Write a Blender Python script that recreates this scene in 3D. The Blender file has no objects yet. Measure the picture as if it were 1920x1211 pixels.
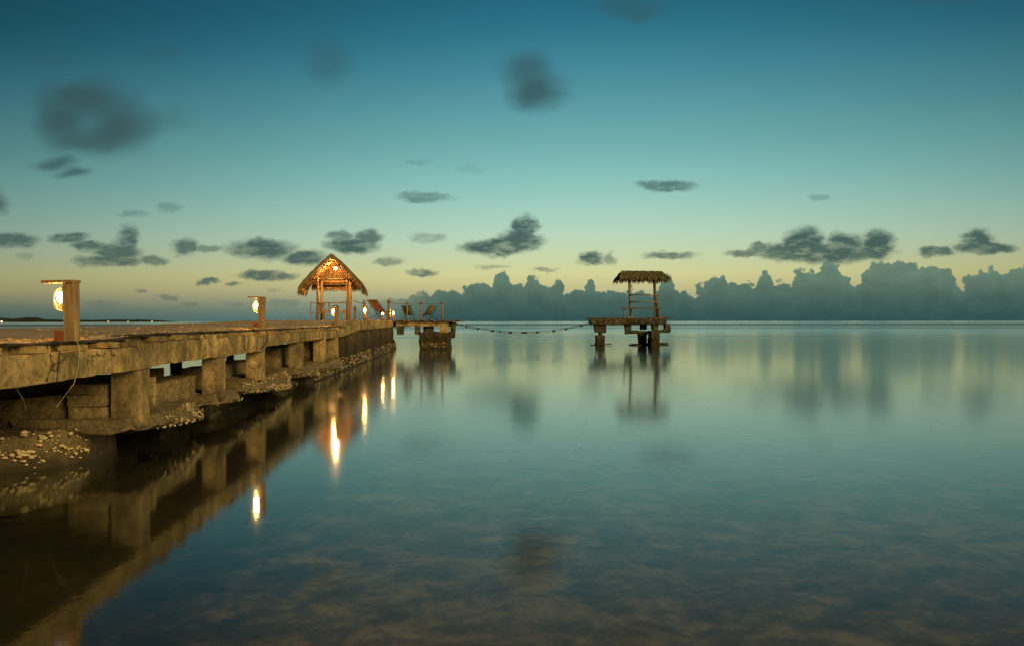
import bpy, bmesh, math, random
from mathutils import Vector, Matrix, noise
random.seed(7)
R = math.radians
scene = bpy.context.scene
COL = scene.collection
F = 1280.0            # focal length in photograph pixels
EYE = 1.5             # camera height above the water

# ------------------------------------------------------------------ camera
cam_d = bpy.data.cameras.new('camera'); cam = bpy.data.objects.new('camera', cam_d); COL.objects.link(cam)
cam.location = (0, 0, EYE); cam.rotation_euler = (R(90 - 0.14), R(.07), 0)
cam_d.sensor_width = 36; cam_d.lens = 24; cam_d.clip_start = 0.05; cam_d.clip_end = 80000
scene.camera = cam
scene.render.resolution_x = 1024; scene.render.resolution_y = 645
scene.view_settings.view_transform = 'Standard'; scene.view_settings.look = 'None'
scene.view_settings.exposure = 0; scene.view_settings.gamma = 1
scene.view_settings.use_curve_mapping = False

def lin(c):
    return tuple(((v/255)/12.92 if v/255 <= .04045 else (((v/255)+.055)/1.055)**2.4) for v in c) + (1,)

# ------------------------------------------------------------------ world: dusk sky with clouds, all by direction
world = bpy.data.worlds.new('World'); scene.world = world; world.use_nodes = True
wt = world.node_tree; wt.nodes.clear()
def N(t, typ, **kw):
    n = t.nodes.new(typ)
    for k, v in kw.items(): setattr(n, k, v)
    return n
def setin(t, sock, v):
    if v is None: return
    if hasattr(v, 'is_output'): t.links.new(v, sock)
    else: sock.default_value = v
def math_(t, op, a, b=None, c=None, clamp=False):
    n = N(t, 'ShaderNodeMath', operation=op, use_clamp=clamp)
    for i, v in enumerate((a, b, c)): setin(t, n.inputs[i], v)
    return n.outputs[0]
def vmath(t, op, a, b=None, c=None):
    n = N(t, 'ShaderNodeVectorMath', operation=op)
    for i, v in enumerate((a, b, c)): setin(t, n.inputs[i], v)
    return n.outputs[1] if op in ('LENGTH', 'DOT_PRODUCT') else n.outputs[0]
def maprange(t, v, a, b, c=0., d=1., typ='SMOOTHSTEP'):
    n = N(t, 'ShaderNodeMapRange', interpolation_type=typ)
    setin(t, n.inputs[0], v)
    for i, x in enumerate((a, b, c, d)): n.inputs[i+1].default_value = x
    return n.outputs[0]
def mixc(t, f, a, b, blend='MIX'):
    n = N(t, 'ShaderNodeMix', data_type='RGBA', blend_type=blend)
    setin(t, n.inputs[0], f); setin(t, n.inputs[6], a); setin(t, n.inputs[7], b)
    return n.outputs[2]
def ramp(t, v, stops, interp='LINEAR'):
    n = N(t, 'ShaderNodeValToRGB'); cr = n.color_ramp; cr.interpolation = interp
    while len(cr.elements) > 1: cr.elements.remove(cr.elements[-1])
    cr.elements[0].position = stops[0][0]; cr.elements[0].color = stops[0][1]
    for p, c in stops[1:]:
        e = cr.elements.new(p); e.color = c
    setin(t, n.inputs[0], v); return n.outputs[0]
def noise_(t, vec, scale, detail=3, rough=.55, dist=0., out=0):
    n = N(t, 'ShaderNodeTexNoise'); setin(t, n.inputs['Vector'], vec)
    n.inputs['Scale'].default_value = scale; n.inputs['Detail'].default_value = detail
    n.inputs['Roughness'].default_value = rough; n.inputs['Distortion'].default_value = dist
    return n.outputs[out]

SKY_GAIN = 1.0
tc = N(wt, 'ShaderNodeTexCoord')
sep = N(wt, 'ShaderNodeSeparateXYZ'); wt.links.new(tc.outputs['Generated'], sep.inputs[0])
az = math_(wt, 'ARCTAN2', sep.outputs[0], sep.outputs[1])
el = math_(wt, 'ARCSINE', sep.outputs[2])
def el_of(py): return math.atan((602-py)/F)
def stop(py): return (el_of(py) + .02) / 1.62
grad = [(-220, (22,74,100)), (-90, (29,90,113)), (0,(35,102,123)), (60,(46,115,135)), (120,(64,132,149)), (200,(88,153,161)), (270,(110,172,171)),
        (330,(132,189,183)), (390,(158,203,188)), (440,(181,211,186)), (480,(197,211,169)), (515,(208,207,148)),
        (540,(194,189,138)), (562,(158,164,134)), (582,(116,138,124)), (600,(92,124,122))]
# wide glow toward the place where the sun went down
dz = math_(wt, 'SUBTRACT', az, R(5))
dz = math_(wt, 'WRAP', dz, math.pi, -math.pi)
arch = math_(wt, 'MULTIPLY_ADD', math_(wt, 'MINIMUM', math_(wt, 'MULTIPLY', dz, dz), 1.2), .55, 1.)
elr = math_(wt, 'DIVIDE', math_(wt, 'ADD', math_(wt, 'MULTIPLY', el, arch), .02), 1.62)
stops = sorted([(stop(p), lin(c)) for p, c in grad], key=lambda s: s[0])
stops.insert(0, (0.0, lin((70,100,104)))); stops.append((.95, lin((14,52,76))))
base = ramp(wt, elr, stops)
g = math_(wt, 'EXPONENT', math_(wt, 'MULTIPLY', math_(wt, 'POWER', math_(wt, 'DIVIDE', math_(wt, 'ABSOLUTE', dz), R(49)), 2.), -1.))
glow = math_(wt, 'MULTIPLY_ADD', g, .88, .14)
cmb = N(wt, 'ShaderNodeCombineXYZ')
for i in range(3): wt.links.new(glow, cmb.inputs[i])
base = mixc(wt, 1., base, cmb.outputs[0], 'MULTIPLY')

# direction plane: p = (az', el') scaled so that 1 unit = F pixels near the horizon
ta = math_(wt, 'TANGENT', math_(wt, 'MINIMUM', math_(wt, 'MAXIMUM', az, -1.2), 1.2))
ce = math_(wt, 'COSINE', math_(wt, 'MINIMUM', math_(wt, 'MAXIMUM', az, -1.2), 1.2))
te = math_(wt, 'DIVIDE', math_(wt, 'TANGENT', math_(wt, 'MINIMUM', el, 1.0)), ce)
pc = N(wt, 'ShaderNodeCombineXYZ'); wt.links.new(ta, pc.inputs[0]); wt.links.new(te, pc.inputs[1])
p = pc.outputs[0]
def distort(vec, scale, ampx, ampy, sx=1., sy=1., detail=3, rough=.6):
    s = vmath(wt, 'MULTIPLY', vec, (sx, sy, 1))
    n = noise_(wt, s, scale, detail, rough, 0, 1)
    o = vmath(wt, 'SUBTRACT', n, (.5, .5, .5))
    return vmath(wt, 'MULTIPLY_ADD', o, (ampx, ampy, 0), vec)
p_low = distort(distort(p, 34, .04, .016, .7, 1.), 120, .016, .009, .6, 1.)
p_high = distort(distort(p, 9, .06, .04, .8, 1, 2), 30, .03, .016, .5, 1., 2)
p_bank = distort(distort(p, 50, .010, .008, 1, 1, 2), 170, .006, .006, 1, 1, 3)
low = [(22,448,44,12,.85),(128,446,34,9,.85),(165,462,34,9,.85),(237,452,22,24,.9),(222,472,44,14,.9),(205,488,60,10,.9),(288,487,26,8,.75),
 (350,464,28,15,.85),(395,466,30,7,.6),(48,478,18,5,.3),(490,466,54,17,.95),(572,483,38,13,.95),(662,460,46,13,.95),(690,445,24,12,.85),(640,443,22,9,.8),
 (800,446,34,9,.45),(730,489,24,8,.6),(790,510,27,6,.85),(500,517,50,9,.95),(392,528,20,6,.9),(437,533,11,3.5,.8),
 (935,463,64,13,.97),(975,450,40,16,.95),(984,428,22,22,.95),(1105,484,25,12,.95),(1146,486,14,9,.6),(1256,480,44,6,.8),(1020,504,22,4,.6),(925,500,28,4,.4),
 (1400,477,40,6,.8),(1428,467,16,9,.8),(1508,455,36,24,.97),(1480,474,50,13,.93),(1540,474,84,17,.97),(1585,458,36,18,.95),(1645,460,32,26,.97),(1640,445,18,14,.9),(1620,474,50,14,.9),(1755,474,32,9,.9),
 (1836,452,26,18,.95),(1848,467,52,9,.95),(797,371,46,9,.6),(1245,350,50,9,.75),(1540,372,18,5,.35),(250,402,28,6,.35),(318,390,22,8,.35),(780,303,24,5,.2),(880,318,24,7,.12),
 (190,570,28,6,.4),(262,548,12,3,.6),(318,557,14,5,.55),(355,568,18,4,.45),(532,569,34,6,.4),(440,570,24,4,.3),(15,572,34,6,.3),(515,543,14,3,.3),(830,556,14,4,.4)]
high = [(160,178,95,36,.9),(225,235,60,52,.9),(115,225,56,36,.9),(165,262,90,24,.8),(300,225,62,22,.25),(100,300,44,13,.8),(140,322,34,10,.8),
 (-4,368,24,26,.9),(985,128,46,26,.7),(1005,172,56,34,.9),(620,112,52,42,.38),(1185,14,78,22,.45),(112,108,52,12,.25),(300,98,38,18,.2),(1760,2,90,10,.25)]
def blobs(vec, lst, a, b, prev=None, gx=1., gy=1., add=False):
    acc = prev
    for x, y, rx, ry, op in lst:
        c = ((x-960)/F, (602-y)/F); ir = (F/(rx*gx), F/(ry*gy))
        q = vmath(wt, 'MULTIPLY_ADD', vec, (ir[0], ir[1], 0), (-c[0]*ir[0], -c[1]*ir[1], 0))
        v = maprange(wt, vmath(wt, 'LENGTH', q), a, b, 0, op)
        if acc is None: acc = v
        elif add: acc = math_(wt, 'ADD', acc, math_(wt, 'MULTIPLY', v, math_(wt, 'SUBTRACT', 1., acc)))
        else: acc = math_(wt, 'MAXIMUM', acc, v)
    return acc
a_low = blobs(p_low, low, 1.30, .55, None, 1.12, 1.18)
ln_ = noise_(wt, vmath(wt, 'MULTIPLY', p, (.45, 1.3, 1)), 60, 4, .65)
a_low = math_(wt, 'MULTIPLY', a_low, maprange(wt, ln_, .30, .55, .62, 1.))
a_high = blobs(p_high, high, 1.30, .15, None, 1.12, 1.15, True)
# cumulus bank: its top follows a curve over azimuth, broken up by billows
bank = [(560,590),(620,582),(680,570),(720,562),(742,556),(780,552),(812,546),(850,540),(878,533),(890,521),(905,522),(920,528),(930,508),(940,503),(952,508),(962,528),(985,532),(992,508),(1003,506),
 (1012,514),(1018,532),(1036,534),(1045,520),(1054,526),(1060,544),(1080,542),(1096,538),(1104,524),(1113,530),(1120,541),(1150,543),(1200,541),(1228,538),(1238,520),(1255,510),(1262,530),(1270,543),
 (1305,542),(1322,533),(1330,514),(1352,508),(1362,526),(1378,534),(1420,524),(1440,508),(1452,524),(1480,522),(1500,506),(1530,507),(1542,495),(1566,492),(1580,512),(1594,520),(1606,540),
 (1618,520),(1628,504),(1662,488),(1700,490),(1740,494),(1778,502),(1790,528),(1800,534),(1812,514),(1850,506),(1872,510),(1895,500),(1920,492),(1960,488),(2020,500),(2080,530)]
fc = N(wt, 'ShaderNodeFloatCurve'); cm = fc.mapping; cv = cm.curves[0]
X0, X1 = 540, 2100
pts = [(0., 0.)] + [((x-X0)/(X1-X0), (602-y)/160) for x, y in bank] + [(1., .3)]
while len(cv.points) > 2: cv.points.remove(cv.points[1])
cv.points[0].location = pts[0]; cv.points[1].location = pts[-1]
for q in pts[1:-1]:
    cv.points.new(*q)
for q in cv.points: q.handle_type = 'AUTO_CLAMPED'
cm.update()
sb = N(wt, 'ShaderNodeSeparateXYZ'); wt.links.new(p_bank, sb.inputs[0])
u = maprange(wt, sb.outputs[0], (X0-960)/F, (X1-960)/F, 0, 1, 'LINEAR')
wt.links.new(u, fc.inputs['Value'])
top = math_(wt, 'MULTIPLY', fc.outputs[0], 160/F)
diff = math_(wt, 'SUBTRACT', top, sb.outputs[1])
def lobes(sc, amp):
    v = N(wt, 'ShaderNodeTexVoronoi'); v.inputs['Scale'].default_value = sc; wt.links.new(p_bank, v.inputs['Vector'])
    return math_(wt, 'MULTIPLY', math_(wt, 'SUBTRACT', .42, v.outputs['Distance']), amp)
diff = math_(wt, 'ADD', diff, math_(wt, 'ADD', lobes(52, .022), lobes(120, .010)))
a_bank = maprange(wt, diff, -.0020, .0020)
fade = maprange(wt, sb.outputs[0], (660-960)/F, (850-960)/F)
a_bank = math_(wt, 'MULTIPLY', a_bank, math_(wt, 'MULTIPLY_ADD', fade, .85, .13))
behind = maprange(wt, ce, .37, .45)
# cloud colours
bank_el = maprange(wt, te, 0, 115/F, 0, 1, 'LINEAR')
bank_col = ramp(wt, bank_el, [(0., lin((47,83,82))), (.35, lin((64,98,92))), (.7, lin((90,120,107))), (1., lin((100,128,112)))])
bn = noise_(wt, vmath(wt, 'MULTIPLY', p, (1, 1.6, 1)), 30, 4, .6)
bank_col = mixc(wt, 1., bank_col, ramp(wt, maprange(wt, diff, 0, .034, 0, 1, 'LINEAR'), [(0., (1.12,1.1,1.06,1)), (1., (.94,.95,.97,1))]), 'MULTIPLY')
bank_col = mixc(wt, 1., bank_col, ramp(wt, bn, [(.3, (.86,.87,.88,1)), (.7, (1.1,1.1,1.08,1))]), 'MULTIPLY')
low_col = ramp(wt, maprange(wt, te, 0, .36, 0, 1, 'LINEAR'), [(0., lin((90,116,106))), (.12, lin((74,101,94))), (.3, lin((58,88,84))), (1., lin((50,82,88)))])
high_col = lin((52,80,82))
sky = mixc(wt, math_(wt, 'MULTIPLY', a_high, .92), base, high_col)
sky = mixc(wt, a_low, sky, low_col)
sky = mixc(wt, a_bank, sky, bank_col)
nish = N(wt, 'ShaderNodeTexSky'); nish.sky_type = 'NISHITA'; nish.sun_disc = False
nish.sun_elevation = R(-4); nish.sun_rotation = R(11)
bg1 = N(wt, 'ShaderNodeBackground'); wt.links.new(sky, bg1.inputs[0]); bg1.inputs[1].default_value = SKY_GAIN
bg2 = N(wt, 'ShaderNodeBackground'); wt.links.new(nish.outputs[0], bg2.inputs[0]); bg2.inputs[1].default_value = .05
ad = N(wt, 'ShaderNodeAddShader'); wt.links.new(bg1.outputs[0], ad.inputs[0]); wt.links.new(bg2.outputs[0], ad.inputs[1])
wo = N(wt, 'ShaderNodeOutputWorld'); wt.links.new(ad.outputs[0], wo.inputs[0])

# soft warm light of the lit shore behind the camera
sun_d = bpy.data.lights.new('shore_glow', 'SUN'); sun_d.energy = 3.3; sun_d.angle = R(25); sun_d.color = (1, .71, .29)
sun = bpy.data.objects.new('shore_glow', sun_d); COL.objects.link(sun)
sun.rotation_euler = Vector((-.68, .58, -.36)).to_track_quat('-Z', 'Y').to_euler()

# ------------------------------------------------------------------ materials
def mat(name):
    m = bpy.data.materials.new(name); m.use_nodes = True; t = m.node_tree
    return m, t, t.nodes['Principled BSDF']
def surface(name, c1, c2, scale=6, rough=.9, bump=.3, bscale=30, stretch=(1,1,1), streak=0, tide=None, spots=0, spec=.3, trans=0, cracks=0):
    m, t, b = mat(name)
    tcn = N(t, 'ShaderNodeTexCoord'); v = vmath(t, 'MULTIPLY', tcn.outputs['Object'], stretch)
    n1 = noise_(t, v, scale, 6, .65, .3)
    col = ramp(t, n1, [(.30, c1+(1,)), (.68, c2+(1,))])
    if streak:
        v2 = vmath(t, 'MULTIPLY', tcn.outputs['Object'], (3.2, 3.2, .6))
        n2 = noise_(t, v2, 1.4, 5, .6)
        col = mixc(t, 1., col, ramp(t, n2, [(.36, (1-streak,)*3+(1,)), (.62, (1.12,1.1,1.05,1))]), 'MULTIPLY')
    if spots:
        n3 = noise_(t, tcn.outputs['Object'], scale*7, 3, .7)
        col = mixc(t, 1., col, ramp(t, n3, [(.40, (1-spots,)*3+(1,)), (.56, (1,1,1,1))]), 'MULTIPLY')
    if cracks:
        wv = N(t, 'ShaderNodeTexVoronoi'); wv.feature = 'DISTANCE_TO_EDGE'; wv.inputs['Scale'].default_value = cracks
        dn = vmath(t, 'MULTIPLY_ADD', noise_(t, tcn.outputs['Object'], 5, 4, .7, 0, 1), (.35,.35,.35), tcn.outputs['Object']); t.links.new(dn, wv.inputs['Vector'])
        cm_ = math_(t, 'MULTIPLY', maprange(t, wv.outputs['Distance'], .022, .004), maprange(t, noise_(t, tcn.outputs['Object'], 1.1, 2, .5), .48, .6))
        col = mixc(t, cm_, col, (c1[0]*.25, c1[1]*.25, c1[2]*.25, 1))
        lg = noise_(t, tcn.outputs['Object'], 1.0, 4, .6)
        col = mixc(t, 1., col, ramp(t, lg, [(.36, (.50,.50,.52,1)), (.56, (1.08,1.06,1.,1))]), 'MULTIPLY')
    if tide:
        geo = N(t, 'ShaderNodeNewGeometry'); sp = N(t, 'ShaderNodeSeparateXYZ'); t.links.new(geo.outputs['Position'], sp.inputs[0])
        h = math_(t, 'ADD', sp.outputs[2], math_(t, 'MULTIPLY_ADD', noise_(t, tcn.outputs['Object'], 4, 5, .7), .5, -.25))
        col = mixc(t, maprange(t, h, tide[1], tide[0]), col, tide[2]+(1,))
    t.links.new(col, b.inputs['Base Color']); b.inputs['Roughness'].default_value = rough
    b.inputs['Specular IOR Level'].default_value = spec
    if bump:
        bn_ = noise_(t, v, bscale, 6, .7)
        bp = N(t, 'ShaderNodeBump'); bp.inputs['Strength'].default_value = bump; bp.inputs['Distance'].default_value = .03
        t.links.new(bn_, bp.inputs['Height']); t.links.new(bp.outputs[0], b.inputs['Normal'])
    if trans:
        tr = N(t, 'ShaderNodeBsdfTranslucent'); t.links.new(col, tr.inputs[0])
        mx = N(t, 'ShaderNodeMixShader'); mx.inputs[0].default_value = trans
        out = t.nodes['Material Output']
        t.links.new(b.outputs[0], mx.inputs[1]); t.links.new(tr.outputs[0], mx.inputs[2]); t.links.new(mx.outputs[0], out.inputs[0])
    return m
ALGAE = (.035, .030, .016)
M = {}
M['concrete'] = surface('weathered_concrete', (.27,.205,.105), (.54,.42,.225), 3.2, .9, .55, 22, streak=.42, tide=(.30,.62,ALGAE), spots=.35, cracks=1.8)
M['beam'] = surface('beam_concrete', (.20,.155,.075), (.58,.45,.22), 2.2, .9, .6, 18, streak=.42, spots=.4, cracks=1.4)
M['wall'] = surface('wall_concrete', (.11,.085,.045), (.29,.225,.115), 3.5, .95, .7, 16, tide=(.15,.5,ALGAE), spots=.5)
M['grey_concrete'] = surface('grey_concrete', (.036,.038,.028), (.145,.14,.10), 3.6, .95, .9, 8, streak=.6, tide=(.2,.7,ALGAE), spots=.5)  # darkened albedo paints in the shore light's fading with distance
M['end'] = surface('dimmed_algae_wall', (.05,.042,.026), (.155,.12,.068), 2.5, .95, .7, 12, streak=.6, tide=(.55,1.05,ALGAE), spots=.5)  # base darkened to paint in shore light fading with distance; real algae below
M['reef'] = surface('algae_rock', (.014,.013,.008), (.06,.05,.028), 7, .85, .9, 25, spots=.5)
M['footing'] = surface('footing_concrete', (.10,.08,.045), (.23,.18,.095), 6, .9, .9, 30, tide=(.0,.30,ALGAE), spots=.45)
M['shell'] = surface('oyster_shell', (.26,.20,.11), (.66,.55,.33), 45, .6, .2, 40)
M['sand'] = surface('coral_sand', (.25,.19,.115), (.46,.37,.24), .9, .95, .5, 14, spots=.3)
M['board_dark'] = surface('dark_wood', (.012,.012,.012), (.045,.04,.032), 6, .8, .5, 20, stretch=(1,.2,1))
M['wood'] = surface('weathered_wood', (.16,.10,.045), (.34,.23,.11), 8, .8, .4, 30, stretch=(4,4,.5))
M['wood_grey'] = surface('grey_wood', (.12,.10,.07), (.28,.23,.15), 8, .85, .4, 30, stretch=(3,3,.5))
M['wood_deck'] = surface('deck_wood', (.05,.045,.035), (.16,.135,.10), 5, .85, .4, 22, stretch=(1,.3,1))
M['thatch'] = surface('thatch', (.12,.085,.045), (.38,.27,.14), 9, .9, .2, 40, trans=.30)
M['palm'] = surface('palm_thatch', (.065,.06,.03), (.21,.185,.09), 7, .85, .2, 40, trans=.15)
M['rope'] = surface('rope', (.09,.08,.06), (.2,.17,.12), 40, .9, 0)
M['cable'] = surface('cable', (.02,.02,.018), (.05,.045,.04), 20, .6, 0)
M['wire'] = surface('pale_wire', (.3,.24,.13), (.4,.33,.2), 20, .6, 0)
M['box'] = surface('rusty_box', (.16,.05,.025), (.28,.09,.04), 12, .7, .2)
M['metal'] = surface('galvanised_metal', (.25,.24,.2), (.45,.42,.34), 15, .5, .1)
M['float'] = surface('float_plastic', (.02,.018,.016), (.06,.045,.035), 15, .6, .1)
M['island'] = surface('island_forest', (.010,.016,.014), (.024,.034,.028), .02, 1, 0)
def canvas(name, c1, c2):
    m, t, b = mat(name); tcn = N(t, 'ShaderNodeTexCoord')
    w = N(t, 'ShaderNodeTexWave'); w.bands_direction = 'X'; w.inputs['Scale'].default_value = 3.2
    t.links.new(tcn.outputs['Object'], w.inputs['Vector'])
    t.links.new(ramp(t, w.outputs[1], [(.42, c1+(1,)), (.55, c2+(1,))]), b.inputs['Base Color']); b.inputs['Roughness'].default_value = .95
    return m
M['canvas_red'] = canvas('orange_canvas', (.55,.19,.07), (.42,.26,.13))
M['canvas_olive'] = canvas('olive_canvas', (.19,.16,.06), (.42,.34,.17))
M['canvas_blue'] = canvas('striped_canvas', (.05,.07,.07), (.34,.28,.16))
def emit(name, c, s, mixt=None):
    m = bpy.data.materials.new(name); m.use_nodes = True; t = m.node_tree; t.nodes.clear()
    e = N(t, 'ShaderNodeEmission'); e.inputs[0].default_value = c+(1,); e.inputs[1].default_value = s
    o = N(t, 'ShaderNodeOutputMaterial'); src = e.outputs[0]
    if mixt is not None:
        tr = N(t, 'ShaderNodeBsdfTransparent'); mx = N(t, 'ShaderNodeMixShader'); mx.inputs[0].default_value = mixt
        t.links.new(tr.outputs[0], mx.inputs[1]); t.links.new(src, mx.inputs[2]); src = mx.outputs[0]
    t.links.new(src, o.inputs[0]); return m
M['bulb'] = emit('lit_bulb', (1, .46, .11), 2000)
M['lamp_glass'] = emit('lit_glass', (1, .40, .055), 1.35, .72)
M['hut_bulb'] = emit('lit_hut_bulb', (1, .46, .12), 2200)
M['shore_light'] = emit('shore_light', (1, .62, .35), 3)

# ------------------------------------------------------------------ mesh helpers
ORG = Vector((0, 0, 0))
def link(name, verts, faces, m, parent=None, smooth=False, **props):
    me = bpy.data.meshes.new(name)
    me.from_pydata([tuple(Vector(v)-ORG) for v in verts], [], faces)
    me.materials.append(m)
    if smooth: me.polygons.foreach_set('use_smooth', [True]*len(me.polygons))
    me.update()
    o = bpy.data.objects.new(name, me); COL.objects.link(o)
    if parent is not None: o.parent = parent
    elif ORG.length: o.location = ORG
    for k, v in props.items(): o[k] = v
    return o
def thing(name, label, cat, loc, group=None, rz=0):
    global ORG
    o = bpy.data.objects.new(name, None); COL.objects.link(o); o.location = loc; o.rotation_euler = (0, 0, rz)
    o['label'] = label; o['category'] = cat
    if group: o['group'] = group
    ORG = Vector(loc)
    return o
def tag(o, label, cat, group=None):
    o['label'] = label; o['category'] = cat
    if group: o['group'] = group
    return o
def org(v=(0, 0, 0)):
    global ORG; ORG = Vector(v)
class MB:
    def __init__(s): s.v = []; s.f = []
    def add(s, v, f):
        k = len(s.v); s.v += [tuple(q) for q in v]; s.f += [tuple(i+k for i in q) for q in f]; return s
    def box(s, x0, x1, y0, y1, z0, z1, mtx=None):
        v = [Vector((x, y, z)) for z in (z0, z1) for y in (y0, y1) for x in (x0, x1)]
        if mtx: v = [mtx @ q for q in v]
        return s.add(v, [(0,2,3,1), (4,5,7,6), (0,1,5,4), (2,6,7,3), (0,4,6,2), (1,3,7,5)])
    def tube(s, pts, r, n=8, caps=True):
        pts = [Vector(q) for q in pts]; rr = r if isinstance(r, (list, tuple)) else [r]*len(pts)
        v = []; f = []
        for i, q in enumerate(pts):
            d = (pts[min(i+1, len(pts)-1)]-pts[max(i-1, 0)]).normalized()
            a = Vector((0, 0, 1)) if abs(d.z) < .9 else Vector((1, 0, 0))
            e1 = d.cross(a).normalized(); e2 = d.cross(e1)
            for k in range(n):
                t = 2*math.pi*k/n; v.append(q + (e1*math.cos(t)+e2*math.sin(t))*rr[i])
        for i in range(len(pts)-1):
            for k in range(n):
                f.append((i*n+k, i*n+(k+1) % n, (i+1)*n+(k+1) % n, (i+1)*n+k))
        if caps: f.append(tuple(range(n-1, -1, -1))); f.append(tuple((len(pts)-1)*n+k for k in range(n)))
        return s.add(v, f)
    def sphere(s, c, r, n=12, sc=(1, 1, 1)):
        v = []; f = []; c = Vector(c); m_ = n//2
        for i in range(m_+1):
            ph = math.pi*i/m_
            for k in range(n):
                t = 2*math.pi*k/n
                v.append(c+Vector((r*sc[0]*math.sin(ph)*math.cos(t), r*sc[1]*math.sin(ph)*math.sin(t), r*sc[2]*math.cos(ph))))
        for i in range(m_):
            for k in range(n): f.append((i*n+k, (i+1)*n+k, (i+1)*n+(k+1) % n, i*n+(k+1) % n))
        return s.add(v, f)
    def build(s, name, m, parent=None, smooth=False, **p): return link(name, s.v, s.f, m, parent, smooth, **p)
def rough_mesh(fn, nu, nv, nw, amp=.02, freq=3., seed=0):
    """a six-sided block given by fn(u,v,w); its surface is subdivided and roughened"""
    verts = []; idx = {}; faces = []
    def vid(i, j, k):
        if (i, j, k) not in idx:
            q = Vector(fn(i/nu, j/nv, k/nw)); s = Vector((seed*7.3, seed*3.1, seed*1.7))
            d = noise.noise_vector(q*freq+s)*amp + noise.noise_vector(q*freq*3.3+s)*amp*.45
            edge = (i in (0, nu)) + (j in (0, nv)) + (k in (0, nw))
            if edge >= 2:   # worn arrises
                c = Vector(fn(.5, .5, .5)); cc = Vector(fn(.5 if i in (0, nu) else i/nu, .5 if j in (0, nv) else j/nv, .5 if k in (0, nw) else k/nw))
                e = cc-q
                if e.length > 1e-6: d += e.normalized()*amp*(.4+.9*abs(noise.noise(q*freq*2+s)))
            idx[(i, j, k)] = len(verts); verts.append(q+d)
        return idx[(i, j, k)]
    for j in range(nv):
        for k in range(nw):
            faces.append((vid(0,j,k), vid(0,j,k+1), vid(0,j+1,k+1), vid(0,j+1,k)))
            faces.append((vid(nu,j,k), vid(nu,j+1,k), vid(nu,j+1,k+1), vid(nu,j,k+1)))
    for i in range(nu):
        for k in range(nw):
            faces.append((vid(i,0,k), vid(i+1,0,k), vid(i+1,0,k+1), vid(i,0,k+1)))
            faces.append((vid(i,nv,k), vid(i,nv,k+1), vid(i+1,nv,k+1), vid(i+1,nv,k)))
    for i in range(nu):
        for j in range(nv):
            faces.append((vid(i,j,0), vid(i,j+1,0), vid(i+1,j+1,0), vid(i+1,j,0)))
            faces.append((vid(i,j,nw), vid(i+1,j,nw), vid(i+1,j+1,nw), vid(i,j+1,nw)))
    return verts, faces
def xB(y): return -3.455 - .0805*y       # front face line of the pier
def rbox(name, x0, x1, y0, y1, z0, z1, m, parent=None, amp=.015, res=.09, shear=False, freq=3., fn=None, **p):
    n = [max(1, min(40, round(abs(b-a)/res))) for a, b in ((x0, x1), (y0, y1), (z0, z1))]
    def f0(u, v, w):
        y = y0+(y1-y0)*v; x = x0+(x1-x0)*u; z = z0+(z1-z0)*w
        if shear: x += xB(y)
        q = Vector((x, y, z))
        return fn(q, u, v, w) if fn else q
    v, f = rough_mesh(f0, *n, amp=amp, freq=freq, seed=random.random()*10)
    return link(name, v, f, m, parent, **p)
def at(px, py, d): return Vector(((px-960)/F*d, d, EYE-(py-602)/F*d))
def PX(px, d): return (px-960)/F*d
def PZ(py, d): return EYE-(py-602)/F*d

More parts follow.
